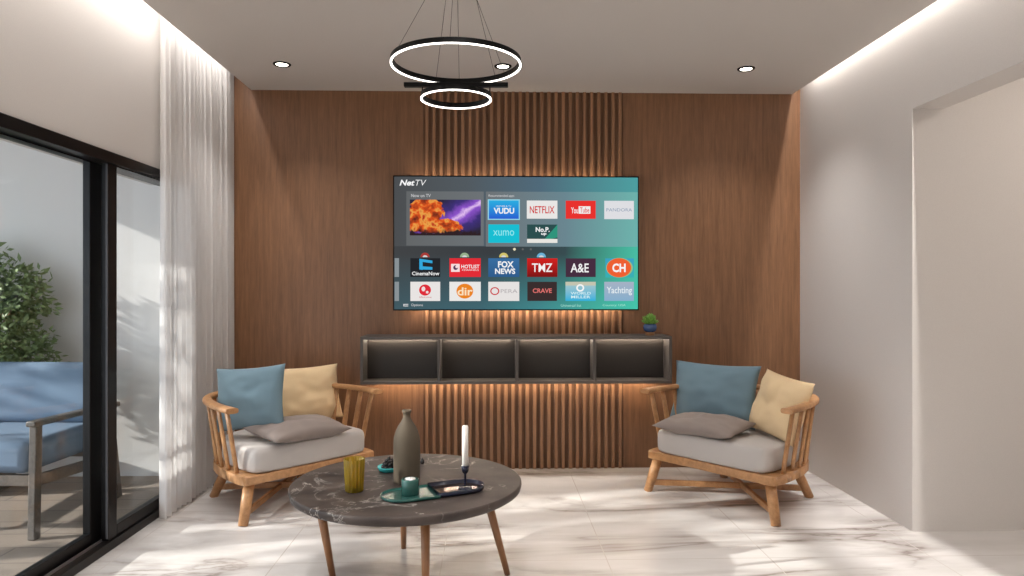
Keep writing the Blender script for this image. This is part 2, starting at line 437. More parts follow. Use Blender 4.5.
r2 = random.Random(3)
t = thing('potted_shrub', 'bushy small-leaved green shrub in a planter behind the blue patio armchair', 'shrub', (-3.30, 4.66, -.02))
MB().lathe([(.13, 0), (.16, .02), (.17, .38), (.15, .38), (.14, .33), (.02, .32)], M['terr']).build('planter', t)
b = MB(); b.tube([(0, 0, .3), (.02, 0, .7), (0, .01, 1.1)], [.022, .018, .01], M['bark'])
for k in range(9):
    a = k*2.4; h = .55+.06*k
    b.tube([(0.01, 0, h), (.12*math.cos(a), .09*math.sin(a), h+.16), (.28*math.cos(a), .18*math.sin(a), h+.33)], [.011, .008, .003], M['bark'], 6)
b.build('trunk', t)
b = MB()
for c, rd, n in (((.02, 0, .95), (.40, .25, .42), 1500), ((.2, 0, 1.2), (.24, .2, .26), 650), ((-.25, 0, 1.2), (.28, .22, .32), 500), ((.24, 0, .8), (.24, .2, .24), 500), ((-.05, 0, 1.42), (.22, .2, .22), 420)):
    foliage_mesh(b, (c[0], c[1], c[2]+.05), rd, int(n*1.25), .054, r2, M['leaf'])
b.build('foliage', t, fix=False)

t = thing('garden_tree', 'leafy garden tree standing beyond the patio roof', 'tree', (-6.6, 2.6, -.02))
b = MB(); b.tube([(0, 0, 0), (.05, .05, 1.0), (0, .1, 2.0), (.1, .1, 3.0)], [.11, .09, .07, .03], M['bark']); b.build('trunk', t)
b = MB(); r3 = random.Random(11)
for c, rd, n in (((0, .1, 2.9), (1.0, 1.2, .8), 900), ((.3, -.9, 2.2), (.7, .6, .5), 380), ((0, -1.0, 2.5), (.8, .75, .95), 1000), ((.2, 1.2, 2.3), (.6, .5, .4), 120), ((.2, -.1, 1.8), (.6, .5, .35), 60)):
    foliage_mesh(b, c, rd, n, .13, r3, M['leaf'])
b.build('foliage', t, fix=False)

# patio armchair (faces the viewer)
def patio_chair():
    t = thing('patio_armchair', 'blue cushioned outdoor armchair with dark grey wooden frame behind the glass door', 'armchair', (-2.80, 4.04, -.02), math.radians(-3))
    wd = M['patio_chair_wood']; w = .43
    for sx in (-1, 1):
        MB().bar((sx*w, -.30, 0), (sx*(w-.01), -.27, .61), .04, .05, wd, .006, up=(0, 1, 0)).build('leg', t)
        MB().bar((sx*w, .44, 0), (sx*(w-.01), .36, .60), .04, .05, wd, .006, up=(0, 1, 0)).build('leg', t)
        mb = MB(); mb.bar((sx*(w-.005), -.32, .602), (sx*(w-.005), .44, .585), .055, .03, wd, .008); mb.build('armrest', t)
        MB().bar((sx*(w-.01), -.27, .30), (sx*(w-.01), .40, .26), .03, .06, wd, .005).build('side_rail', t)
    MB().bar((-w+.02, -.27, .30), (w-.02, -.27, .30), .03, .06, wd, .005).build('front_rail', t)
    mb = MB(); mb.bar((-w+.02, .38, .30), (w-.02, .38, .30), .03, .06, wd, .005)
    mb.bar((-w+.02, .40, .58), (w-.02, .40, .58), .03, .06, wd, .005); mb.build('back_rail', t)
    mb = MB(); mb.box(-w+.035, w-.035, -.31, .32, .335, .50, M['patioblue'], .05, seg=4); mb.build('seat_cushion', t)
    mt = Matrix.Translation((0, .25, .50)) @ Matrix.Rotation(math.radians(-12), 4, 'X')
    mb = MB(); mb.box(-w+.04, w-.04, -.02, .12, .0, .37, M['patioblue'], .06, mt, seg=4); mb.build('back_cushion', t)
patio_chair()

# ------------------------------------------------------------------ lounge chairs
def half(P): return [Vector(p) for p in P] + [Vector((-p[0], p[1])) for p in reversed(P) if abs(p[0]) > 1e-6]
SEATH = [(-.42, -.335), (-.435, -.25), (-.43, -.10), (-.405, .07), (-.345, .22), (-.22, .32), (0, .355)]
RAILH = [(-.482, -.295), (-.482, -.16), (-.462, .01), (-.412, .165), (-.315, .29), (-.18, .36), (0, .382)]
def make_chair(label, cushion_yaw=0):
    t = thing('lounge_armchair', label, 'armchair', group='oak spindle armchairs')
    wd = M['oak']
    out = catmull(half(SEATH), 6)
    MB().prism(out, .212, .262, wd, .008).build('seat_frame', t)
    # feet
    F = [(-.435, -.32), (.435, -.32), (-.30, .33), (.30, .33)]
    T = [(-.382, -.285), (.382, -.285), (-.24, .24), (.24, .24)]
    for (fx, fy), (tx, ty) in zip(F, T):
        f, tp = Vector((fx, fy, 0)), Vector((tx, ty, .214))
        mb = MB()
        mb.tube([f, f.lerp(tp, .5), tp], [.026, .030, .030], wd, 12, up=(fx, fy, 0)); mb.build('leg', t)
    for a, c, dz in ((0, 3, 0), (1, 2, .022)):
        p = Vector((F[a][0], F[a][1], 0)).lerp(Vector((T[a][0], T[a][1], .214)),   .27+dz); q = Vector((F[c][0], F[c][1], 0)).lerp(Vector((T[c][0], T[c][1], .214)),   .27+dz)
        mb = MB(); mb.bar(p, q, .022, .036, wd, .005); mb.build('stretcher', t)
    rail = catmull(half(RAILH), 8)
    mb = MB(); rings = []
    pts = [Vector((p[0], p[1], .625 + .01*math.sin(PI*i/(len(rail)-1)))) for i, p in enumerate(rail)]
    for i, p in enumerate(pts):
        dd = (pts[min(i+1, len(pts)-1)] - pts[max(i-1, 0)]); dd.z = 0; dd.normalize()
        a = dd.cross(Vector((0, 0, 1)))
        e = min(i, len(pts)-1-i)/len(pts)
        hw = .036 - .010*min(1, e*4); hh = .015
        prof = []
        for k in range(12):
            th = 2*PI*k/12
            cx = math.copysign(abs(math.cos(th))**.5, math.cos(th)); cz = math.copysign(abs(math.sin(th))**.6, math.sin(th))
            prof.append(p + a*hw*cx + Vector((0, 0, hh*cz)))
        rings.append(prof)
    mb.ring_loft(rings, wd); mb.build('arm_rail', t)
    # spindles: equal arc-length steps on the two horseshoes
    def along(P, u):
        L = [0]
        for i in range(1, len(P)): L.append(L[-1] + (P[i]-P[i-1]).length)
        s = u*L[-1]
        for i in range(1, len(P)):
            if L[i] >= s: return P[i-1].lerp(P[i], (s-L[i-1])/max(1e-9, L[i]-L[i-1]))
        return P[-1]
    SPH = [(-.408, -.235), (-.41, -.12), (-.395, .04), (-.345, .19), (-.25, .28), (-.13, .325), (0, .335)]
    sp = catmull(half(SPH), 8)
    for k in range(17):
        u = .02 + .96*k/16
        a, c = along(sp, u), along(rail, .015 + .97*u)
        p0, p1 = Vector((a.x, a.y, .25)), Vector((c.x, c.y, .626))
        tan = (along(rail, min(1, u+.02)) - along(rail, max(0, u-.02))).normalized()
        mb = MB(); pts_ = [p0.lerp(p1, q) for q in (0, .25, .6, 1)]
        rings = []
        nrm = Vector((tan.y, -tan.x, 0)); tg = Vector((tan.x, tan.y, 0))
        for q, hw in zip(pts_, (.018, .0205, .021, .019)):
            rings.append([q + tg*hw*math.cos(2*PI*j/10) + nrm*.0105*math.sin(2*PI*j/10) for j in range(10)])
        mb.ring_loft(rings, wd); mb.build('spindle', t)
    # cushion
    CH = [(0, -.335), (-.20, -.333), (-.33, -.325), (-.372, -.295), (-.383, -.2), (-.38, -.05), (-.35, .10), (-.29, .20), (-.18, .26), (0, .28)]
    hc = [Vector(p) for p in CH]; co = catmull(hc + [Vector((-p[0], p[1])) for p in reversed(hc[1:-1])], 5, True)
    mb = MB(); rings = []; cen = Vector((0, -.05))
    prof = [(.90, .264), (.955, .2645), (.985, .272), (1.0, .290), (1.004, .333), (1.0, .375), (.985, .393), (.955, .4015), (.90, .404), (.6, .406), (.25, .406), (.02, .406)]
    for f, z in prof: rings.append([Vector((cen.x+(p.x-cen.x)*f, cen.y+(p.y-cen.y)*f, z)) for p in co])
    mb.ring_loft(rings, M['cushion'])
    o = mb.build('seat_cushion', t, label='thick light grey seat cushion')
    return t
def copy_tree(o, parent=None):
    c = o.copy(); col.objects.link(c)
    if parent: c.parent = parent
    for ch in list(o.children): copy_tree(ch, c)
    return c
PHR, PHL = math.radians(-51), math.radians(46)
CR, CL = Vector((1.514, 4.291, 0)), Vector((-1.277, 4.369, 0))
cr = make_chair('curved oak spindle-back armchair with grey seat standing by the plain white wall')
cl = copy_tree(cr)
cr.location = CR; cr.rotation_euler = (0, 0, PHR)
cl.location = CL; cl.rotation_euler = (0, 0, PHL)
cl['label'] = 'curved oak spindle-back armchair with grey seat standing by the sheer curtain'

# ------------------------------------------------------------------ pillows
def pillow(name, label, cat, mat, w, h, t, mtx, seed, group, bend=0, dent=0, flop=None):
    b = MB(); mi = b.mi(mat); n = 26
    rnd = Vector((seed*3.1, seed*1.7, seed))
    def pt(i, j, side):
        u, v = -1+2*i/n, -1+2*j/n
        x = w/2*u*(1-.07*(1-v*v)*abs(u)); z = h/2*v*(1-.07*(1-u*u)*abs(v))
        T = (max(0, (1-abs(u)**2.6))*max(0, (1-abs(v)**2.6)))**.55
        y = side*t/2*T
        wr = .013*noise.noise(Vector((u*1.6, v*1.6, side*.7))+rnd) + .008*noise.noise(Vector((u*3.5, v*3.5, side))+rnd)
        y += wr*(.3+T) + bend*(u*u-.4) - side*dent*math.exp(-((u)**2+(v-.25)**2)*3)
        p = Vector((x, y, z))
        if flop: p = flop(p, u, v)
        return mtx @ p
    G = {}
    for s in (1, -1):
        for i in range(n+1):
            for j in range(n+1):
                edge = i in (0, n) or j in (0, n)
                key = (i, j, 0 if edge else s)
                if key not in G: G[key] = b.bm.verts.new(pt(i, j, 0 if edge else s))
    def g(i, j, s): return G[(i, j, 0 if (i in (0, n) or j in (0, n)) else s)]
    for s in (1, -1):
        for i in range(n):
            for j in range(n):
                q = (g(i, j, s), g(i+1, j, s), g(i+1, j+1, s), g(i, j+1, s))
                b.face(q if s < 0 else tuple(reversed(q)), mi, True)
    o = b.build(name)
    c = sum((v.co for v in o.data.vertices), Vector())/len(o.data.vertices)
    o.data.transform(Matrix.Translation(-c)); o.location = c
    o['label'] = label; o['category'] = cat; o['group'] = group
    return o
def place(center, phi, loc, lean=0, yaw=0, roll=0):
    """pillow frame: chair-local bottom-centre loc, leaning back by lean, yawed in the seat, rolled in its own plane"""
    return (Matrix.Translation(center) @ Matrix.Rotation(phi, 4, 'Z') @ Matrix.Translation(loc) @ Matrix.Rotation(math.radians(yaw), 4, 'Z')
            @ Matrix.Rotation(math.radians(-lean), 4, 'X') @ Matrix.Rotation(math.radians(roll), 4, 'Y'))
GP = 'throw pillows on the oak armchairs'
SZ = .404
def stand(h): return Matrix.Translation((0, 0, h/2))
pillow('throw_pillow', 'wide dusty blue pillow propped upright in the armchair by the plain white wall', 'pillow', M['blue'], .59, .40, .14,
       place(CR, PHR, (-.205, .025, SZ+.008), 14, 8) @ stand(.40), 1, GP)
pillow('throw_pillow', 'pale yellow pillow propped in the armchair by the plain white wall', 'pillow', M['yellow'], .45, .38, .14,
       place(CR, PHR, (.225, -.015, SZ+.006), 18, -24, 5) @ stand(.38), 2, GP)
pillow('throw_pillow', 'taupe grey pillow lying flat in the armchair by the plain white wall', 'pillow', M['greyp'], .52, .36, .11,
       place(CR, PHR, (-.10, -.20, SZ+.05), 85, 6), 3, GP)
pillow('throw_pillow', 'dusty blue pillow tilted against the arm of the armchair by the sheer curtain', 'pillow', M['blue'], .43, .38, .14,
       place(CL, PHL, (-.268, -.062, SZ+.026), 13, -54, -5) @ stand(.43), 4, GP)
pillow('throw_pillow', 'pale yellow pillow propped upright in the armchair by the sheer curtain', 'pillow', M['yellow'], .52, .37, .13,
       place(CL, PHL, (.23, .125, SZ+.008), 14, -6) @ stand(.37), 5, GP)
pillow('throw_pillow', 'taupe grey pillow lying flat in the armchair by the sheer curtain', 'pillow', M['greyp'], .52, .37, .12,
       place(CL, PHL, (-.035, -.20, SZ+.052), 85, 2), 6, GP)

# ------------------------------------------------------------------ coffee table
TC = W(-.467, 3.13); TZ = .43
t = thing('coffee_table', 'round dark marble coffee table on slim wooden legs in front of the armchairs', 'coffee table', (TC.x, TC.y, 0))
MB().lathe([(.41, TZ-.042), (.49, TZ-.042), (.505, TZ-.032), (.510, TZ-.014), (.509, TZ-.004), (.504, TZ)], M['darkmarble'], n=96).build('tabletop', t)
def ctl(xc, zc, z): return W(xc, zc, z) - TC
for a, c in (((-.83, 3.0), (-.775, 3.05)), ((-.125, 3.15), (-.02, 3.15)), ((-.355, 2.86), (-.345, 2.80)), ((-.53, 3.4), (-.537, 3.47))):
    mb = MB(); p, q = ctl(*a, TZ-.034), ctl(*c, 0)
    mb.tube([q, q.lerp(p, .5), p], [.013, .017, .021], M['legwood'], 14, up=(0, 1, 0)); mb.build('leg', t)

bt = W(-.466, 3.10, TZ)
t = thing('bottle_vase', 'tall matte taupe stoneware bottle vase on the marble table', 'vase', bt)
MB().lathe([(.050, 0), (.056, .004), (.058, .02), (.059, .12), (.0585, .185), (.056, .205), (.049, .228), (.038, .250), (.026, .268), (.0185, .281), (.0165, .292), (.0165, .306), (.0205, .310), (.0205, .320), (.015, .321), (.013, .31), (.012, .29)], M['bottle'], n=40).build('body', t)
MB().lathe([(.012, .308), (.0121, .310), (.001, .3101)], M['bottle_in'], n=20).build('mouth', t)

gt = W(-.668, 2.965, TZ)
b = MB(); n = 96
b.lathe([(.001, .0), (.034, .0), (.037, .004), (.0385, .03), (.044, .136), (.0435, .1385), (.041, .136), (.0355, .03), (.034, .014), (.001, .013)], M['amber'], n=n, ribs=16, ramp_=.04)
o = b.build('drinking_glass', loc=gt, label='yellow ribbed glass tumbler on the marble table', category='glass')

dt = W(-.578, 3.29, TZ)
o = MB().lathe([(.001, 0), (.03, 0), (.045, .004), (.053, .018), (.054, .024), (.051, .023), (.042, .010), (.001, .008)], M['turq'], n=40).build('small_dish', loc=dt, label='small turquoise ceramic dish of black berries behind the bottle vase', category='dish')
# berries
bb = MB()
bmesh.ops.create_icosphere(bb.bm, subdivisions=2, radius=.0085); bb.mi(M['berry'])
for f in bb.bm.faces: f.smooth = True
for v in bb.bm.verts: v.co += v.co.normalized()*.0007*math.sin(v.co.x*900)*math.cos(v.co.z*900)
berry = bb.build('berry', label='small glossy black berry heaped in the turquoise dish', category='berry', group='black berries in the dish')
spots = []
for ring, rr, zz in ((9, .030, .021), (5, .0165, .0225), (1, 0, .023), (7, .023, .035), (3, .010, .037), (4, .014, .049), (1, 0, .060)):
    for k in range(ring):
        a = 2*PI*k/ring + zz*40
        spots.append((rr*math.cos(a), rr*math.sin(a), zz))
for i, s_ in enumerate(spots):
    o = berry if i == 0 else berry.copy()
    if i: col.objects.link(o)
    o.location = dt + Vector(s_); o.rotation_euler = (i, i*2, i*.7)
b = MB(); b.lathe([(.001, 0), (.007, .001), (.0105, .009), (.009, .018), (.004, .024), (.0015, .030), (.001, .031)], M['berry'], n=16)
b.build('small_dark_object', loc=W(-.438, 3.42, TZ), label='small dark unidentified object lying alone on the table beside the bottle vase', category='berry')  # unidentified dark thing, given a berry's shape and colour

# tray
tr = W(-.330, 2.935, TZ); ta = math.radians(24) - TH
t = thing('oval_tray', 'long oval tray, half green and half navy, on the marble table', 'tray', tr, ta)
def pill(hl, hw, x0=None, x1=None, n=20):
    pts = []
    for k in range(n+1):
        a = -PI/2 + PI*k/n; pts.append((hl-hw+hw*math.cos(a), hw*math.sin(a)))
    for k in range(n+1):
        a = PI/2 + PI*k/n; pts.append((-hl+hw+hw*math.cos(a), hw*math.sin(a)))
    return pts
def tray_half(sign, hl, hw, xcut, mat, matin, rim):
    b = MB(); m1, m2 = b.mi(mat), b.mi(matin)
    def outline(hw_, hl_):
        pts = [];n = 24
        for k in range(n+1):
            a = -PI/2 + PI*k/n
            pts.append(((hl_-hw_+hw_*math.cos(a)), hw_*math.sin(a)))
        return [(xcut, -hw_)] + pts + [(xcut, hw_)]
    lv = [(hl-.006, hw-.006, .0), (hl, hw, .004), (hl, hw, rim), (hl-.004, hw-.004, rim), (hl-.009, hw-.009, .007)]
    rings = [[Vector((sign*x, y*sign, z)) for x, y in outline(w_, l_)] for l_, w_, z in lv]
    vr = [[b.bm.verts.new(p) for p in r] for r in rings]
    nn = len(vr[0])
    for i in range(len(vr)-1):
        for j in range(nn): b.face((vr[i][j], vr[i][(j+1) % nn], vr[i+1][(j+1) % nn], vr[i+1][j]), m1, True)
    b.face(list(reversed(vr[0])), m1); b.face(vr[-1], m2)
    return b
tray_half(-1, .222, .092, -.002, M['green'], M['green'], .014).build('green_half', t)
tray_half(1, .222, .085, .0, M['navy'], M['bronze'], .022).build('navy_half', t)
def on_tray(x, y, z): return tr + Matrix.Rotation(ta, 3, 'Z') @ Vector((x, y, 0)) + Vector((0, 0, z))
th_ = on_tray(-.10, .0, .0072)
t = thing('tealight_holder', 'round green ceramic tealight holder on the green half of the tray', 'candle holder', th_)
MB().lathe([(.001, 0), (.034, 0), (.036, .004), (.0365, .06), (.034, .064), (.025, .064), (.024, .05), (.001, .05)], M['green'], n=40).build('cup', t)
t = thing('tealight', 'white tealight candle sitting in the green holder', 'candle', th_ + Vector((0, 0, .0505)))
MB().lathe([(.001, 0), (.0225, 0), (.0225, .0155), (.0215, .0155), (.0215, .012), (.001, .012)], M['tin'], n=32).build('tin', t)
MB().lathe([(.001, .0122), (.021, .0122), (.021, .0142), (.001, .0145)], M['wax'], n=32).build('wax', t)
MB().tube([(0, 0, .014), (.001, 0, .021)], .0008, M['wick'], 6).build('wick', t)
ch = on_tray(.137, -.014, .0072)
t = thing('candlestick', 'slim navy metal candlestick standing on the navy half of the tray', 'candle holder', ch)
MB().lathe([(.001, 0), (.030, 0), (.031, .004), (.012, .008)], M['navy'], n=32).build('base', t)
MB().lathe([(.0055, .006), (.0048, .02), (.0048, .058), (.007, .064)], M['navy'], n=20).build('stem', t)
MB().lathe([(.006, .063), (.014, .072), (.018, .098), (.0165, .099), (.0145, .09), (.001, .089)], M['navy'], n=28).build('cup', t)
t = thing('taper_candle', 'tall white taper candle standing in the navy candlestick', 'candle', ch + Vector((0, 0, .0895)))
MB().lathe([(.001, 0), (.0135, 0), (.0132, .172), (.011, .178), (.001, .1785)], M['wax'], n=28).build('wax', t)
MB().tube([(0, 0, .177), (.001, 0, .185)], .001, M['wick'], 6).build('wick', t)

# ------------------------------------------------------------------ floating console
CX0, CX1, CZ0, CZ1, CY0, CY1 = -.880, 1.217, .645, .964, 4.70, 4.964
t = thing('wall_shelf_console', 'long floating dark console with four open compartments under the television', 'shelf', (0, 0, 0))
th = .02
b = MB()
b.box(CX0, CX1, CY0, CY1, CZ1-th, CZ1, M['console'], .0015, seg=1); b.box(CX0, CX1, CY0, CY1, CZ0, CZ0+th, M['console'], .0015, seg=1)
b.box(CX0, CX0+th, CY0, CY1, CZ0+th, CZ1-th, M['console'], .0015, seg=1); b.box(CX1-th, CX1, CY0, CY1, CZ0+th, CZ1-th, M['console'], .0015, seg=1)
b.build('carcass', t)
for k in (1, 2, 3):
    x = CX0 + (CX1-CX0)*k/4
    MB().box(x-th/2, x+th/2, CY0+.001, 4.86, CZ0+th, CZ1-th, M['console'], .0015, seg=1).build('divider', t)
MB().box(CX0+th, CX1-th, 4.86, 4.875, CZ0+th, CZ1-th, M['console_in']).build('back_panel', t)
for k in range(4):
    x0 = CX0 + (CX1-CX0)*k/4 + .03; x1 = CX0 + (CX1-CX0)*(k+1)/4 - .03
    MB().box(x0, x1, 4.84, 4.846, CZ1-th-.003, CZ1-th, M['led_shelf']).build('light_strip', t)
MB().box(CX0+.05, CX1-.05, 4.92, 4.93, CZ0-.005, CZ0, M['led_warm']).build('underside_light_strip', t)

# succulent
pp = Vector((0, 0, 0)); zc = 4.83
pp = W((650-512)/700*zc, zc, CZ1)
t = thing('potted_succulent', 'small green succulent in a round blue pot on the console', 'plant', pp)
MB().lathe([(.001, 0), (.030, 0), (.030, .022), (.001, .022)], M['oak'], n=24).build('pot_base', t)
MB().lathe([(.001, .023), (.028, .023), (.042, .034), (.047, .052), (.044, .072), (.038, .078), (.034, .074), (.001, .070)], M['potblue'], n=32).build('pot', t)
b = MB(); mi = b.mi(M['succ']); rs = random.Random(5)
for k in range(70):
    a = k*2.399; e = .15 + 1.35*(k/70)
    dr = Vector((math.cos(a)*math.cos(e), math.sin(a)*math.cos(e), math.sin(e)*1.0))
    p0 = Vector((dr.x*.012, dr.y*.012, .074+.012*math.sin(e))); l = rs.uniform(.036, .058)
    b.tube([p0, p0+dr*l*.45+Vector((0, 0, .003)), p0+dr*l*.85+Vector((0, 0, .008)), p0+dr*l+Vector((0, 0, .012))], [.003, .0085, .0065, .001], M['succ'], 6, flat=.5)
b.build('leaves', t)

# ------------------------------------------------------------------ television
TX0, TX1, TZ0, TZ1, TY = -.687, 1.030, 1.133, 2.073, 4.880
tv = thing('television', 'large wall-mounted television showing a streaming app menu', 'television', ((TX0+TX1)/2, TY, TZ0))
ox, oz = (TX0+TX1)/2, TZ0
b = MB(); b.box(TX0-ox, TX1-ox, .002, .04, 0, TZ1-oz, M['satinblack'], .002, seg=1); b.build('housing', tv)
MB().box(-.3, .3, .04, .086, .25, .65, M['satinblack'], .002).build('wall_bracket', tv)
for nm, x0, x1, z0, z1 in (('b', -.72, .72, .02, .03), ('t', -.72, .72, TZ1-oz-.03, TZ1-oz-.02)):
    MB().box(x0, x1, .041, .046, z0, z1, M['led_warm' if nm == 'b' else 'led_dim']).build('back_light_strip', tv)
# screen: menu picture
SW, SH = (TX1-TX0) - .016, (TZ1-TZ0) - .018
def screen_mat():
    m = bpy.data.materials.new('menu_background'); m.use_nodes = True
    nt = m.node_tree; nt.nodes.clear(); L = nt.links.new
    o = N(nt, 'ShaderNodeOutputMaterial'); e = N(nt, 'ShaderNodeEmission'); tc = N(nt, 'ShaderNodeTexCoord')
    sx = N(nt, 'ShaderNodeSeparateXYZ'); L(tc.outputs['Generated'], sx.inputs[0])
    top = ramp(nt, [(0, rgb(76, 78, 80)), (.3, rgb(82, 90, 96)), (.6, rgb(80, 106, 122)), (1, rgb(78, 158, 160))])
    bot = ramp(nt, [(0, rgb(66, 90, 98)), (.35, rgb(64, 102, 112)), (.6, rgb(66, 136, 140)), (1, rgb(70, 196, 170))])
    mid = ramp(nt, [(0, rgb(66, 68, 70)), (.4, rgb(58, 62, 66)), (.7, rgb(56, 76, 80)), (1, rgb(74, 190, 164))])
    for r in (top, bot, mid): L(sx.outputs['X'], r.inputs[0])
    f1 = N(nt, 'ShaderNodeMapRange'); f1.inputs['From Min'].default_value = 0; f1.inputs['From Max'].default_value = .42; L(sx.outputs['Z'], f1.inputs[0])
    m1 = N(nt, 'ShaderNodeMixRGB'); L(f1.outputs[0], m1.inputs[0]); L(bot.outputs[0], m1.inputs[1]); L(mid.outputs[0], m1.inputs[2])
    f2 = N(nt, 'ShaderNodeMath', operation='GREATER_THAN'); f2.inputs[1].default_value = .475; L(sx.outputs['Z'], f2.inputs[0])
    m2 = N(nt, 'ShaderNodeMixRGB'); L(f2.outputs[0], m2.inputs[0]); L(m1.outputs[0], m2.inputs[1]); L(top.outputs[0], m2.inputs[2])
    L(m2.outputs[0], e.inputs[0]); L(e.outputs[0], o.inputs[0])
    return m
def panel_mat():
    m = bpy.data.materials.new('menu_panel'); m.use_nodes = True
    nt = m.node_tree; nt.nodes.clear(); L = nt.links.new
    o = N(nt, 'ShaderNodeOutputMaterial'); e = N(nt, 'ShaderNodeEmission'); tc = N(nt, 'ShaderNodeTexCoord')
    sx = N(nt, 'ShaderNodeSeparateXYZ'); L(tc.outputs['Object'], sx.inputs[0])
    mr = N(nt, 'ShaderNodeMapRange'); mr.inputs['From Min'].default_value = -.85; mr.inputs['From Max'].default_value = .85; L(sx.outputs['X'], mr.inputs[0])
    r = ramp(nt, [(0, rgb(98, 100, 101)), (.4, rgb(110, 116, 120)), (.7, rgb(106, 134, 144)), (1, rgb(110, 178, 172))])
    L(mr.outputs[0], r.inputs[0]); L(r.outputs[0], e.inputs[0]); L(e.outputs[0], o.inputs[0])
    return m
def nebula_mat():
    m = bpy.data.materials.new('film_picture'); m.use_nodes = True
    nt = m.node_tree; nt.nodes.clear(); L = nt.links.new
    o = N(nt, 'ShaderNodeOutputMaterial'); e = N(nt, 'ShaderNodeEmission'); tc = N(nt, 'ShaderNodeTexCoord')
    sx = N(nt, 'ShaderNodeSeparateXYZ'); L(tc.outputs['Generated'], sx.inputs[0])
    nz = N(nt, 'ShaderNodeTexNoise', i_Scale=14.0, i_Detail=7.0, i_Roughness=.62, i_Distortion=.5); L(tc.outputs['Object'], nz.inputs['Vector'])
    n2 = N(nt, 'ShaderNodeTexNoise', i_Scale=16.0, i_Detail=5.0); L(tc.outputs['Object'], n2.inputs['Vector'])
    def mth(op, a, b_, c_=None):
        n = N(nt, 'ShaderNodeMath', operation=op)
        for i, v in enumerate((a, b_, c_)):
            if v is None: continue
            if isinstance(v, (int, float)): n.inputs[i].default_value = v
            else: L(v, n.inputs[i])
        return n.outputs[0]
    x, z, nf = sx.outputs['X'], sx.outputs['Z'], nz.outputs['Fac']
    # purple diagonal band of stars: distance from the line z = .15 + .85*(x-.45)/.5
    dl = mth('SUBTRACT', z, mth('MULTIPLY_ADD', x, 1.25, -.32))
    dl = mth('ABSOLUTE', mth('ADD', dl, mth('MULTIPLY_ADD', nf, .5, -.25)), 0)
    band = ramp(nt, [(0, rgb(226, 190, 240)), (.12, rgb(140, 84, 200)), (.38, rgb(64, 50, 120)), (.75, rgb(46, 42, 62))]); L(dl, band.inputs[0])
    # orange rocks: lower left, thinning to the right
    def blob(cx, cz, rx, rz):
        a = mth('POWER', mth('ABSOLUTE', mth('MULTIPLY_ADD', x, 1/rx, -cx/rx), 0), 2.0); c = mth('POWER', mth('ABSOLUTE', mth('MULTIPLY_ADD', z, 1/rz, -cz/rz), 0), 2.0)
        return mth('SUBTRACT', 1.0, mth('ADD', a, c))
    rk = mth('ADD', mth('MAXIMUM', blob(.24, .66, .25, .42), mth('MAXIMUM', blob(.35, .26, .44, .22), blob(.05, .4, .2, .3))), mth('MULTIPLY_ADD', nf, 1.6, -.85))
    fk = N(nt, 'ShaderNodeMapRange'); fk.inputs['From Min'].default_value = .0; fk.inputs['From Max'].default_value = .07; L(rk, fk.inputs[0])
    rock = ramp(nt, [(.34, rgb(60, 30, 30)), (.44, rgb(160, 62, 30)), (.50, rgb(222, 88, 34)), (.56, rgb(236, 166, 76)), (.63, rgb(186, 54, 34)), (.72, rgb(80, 34, 34))]); L(mth('MULTIPLY_ADD', n2.outputs['Fac'], .6, mth('MULTIPLY', nf, .4)), rock.inputs[0])
    # black lower edge
    mx = N(nt, 'ShaderNodeMixRGB'); L(fk.outputs[0], mx.inputs[0]); L(band.outputs[0], mx.inputs[1]); L(rock.outputs[0], mx.inputs[2])
    lo = mth('SUBTRACT', z, mth('MULTIPLY_ADD', nf, .55, -.17)); fl = N(nt, 'ShaderNodeMapRange'); fl.inputs['From Min'].default_value = -.04; fl.inputs['From Max'].default_value = .06; L(lo, fl.inputs[0])
    m3 = N(nt, 'ShaderNodeMixRGB'); L(fl.outputs[0], m3.inputs[0]); m3.inputs[1].default_value = rgb(48, 34, 38); L(mx.outputs[0], m3.inputs[2])
    L(m3.outputs[0], e.inputs[0]); L(e.outputs[0], o.inputs[0])
    return m
b = MB(); b.quad([(-SW/2, 0, .009), (SW/2, 0, .009), (SW/2, 0, .009+SH), (-SW/2, 0, .009+SH)], screen_mat())
screen = b.build('screen', tv, fix=False)
def SP(cx, cy, layer=1):          # menu coordinates (906 x 496 grid) -> television local
    return Vector((-SW/2 + (cx-52)/906*SW, -.0006*layer, .009 + SH - (cy-42)/496*SH))
EM = {}
def em(r, g, b_):
    k = (r, g, b_)
    if k not in EM: EM[k] = emit('screen_colour', rgb(*k), 1.0)
    return EM[k]
def rect(b, x0, y0, x1, y1, mat, layer=1):
    b.quad([SP(x0, y1, layer), SP(x1, y1, layer), SP(x1, y0, layer), SP(x0, y0, layer)], mat); return b
def disc(b, cx, cy, rx, ry, mat, layer=2, a0=0, a1=2*PI, n=28, hole=0):
    mi = b.mi(mat)
    full = abs(a1-a0-2*PI) < 1e-6
    o_ = [SP(cx+rx*math.cos(a0+(a1-a0)*k/n), cy-ry*math.sin(a0+(a1-a0)*k/n), layer) for k in range(n if full else n+1)]
    if hole:
        i_ = [SP(cx+rx*hole*math.cos(a0+(a1-a0)*k/n), cy-ry*hole*math.sin(a0+(a1-a0)*k/n), layer) for k in range(n if full else n+1)]
        ov = [b.bm.verts.new(p) for p in o_]; iv = [b.bm.verts.new(p) for p in i_]
        for k in range(len(ov) if full else len(ov)-1): b.face((ov[k], ov[(k+1) % len(ov)], iv[(k+1) % len(ov)], iv[k]), mi)
    else: b.face([b.bm.verts.new(p) for p in o_], mi)
    return b
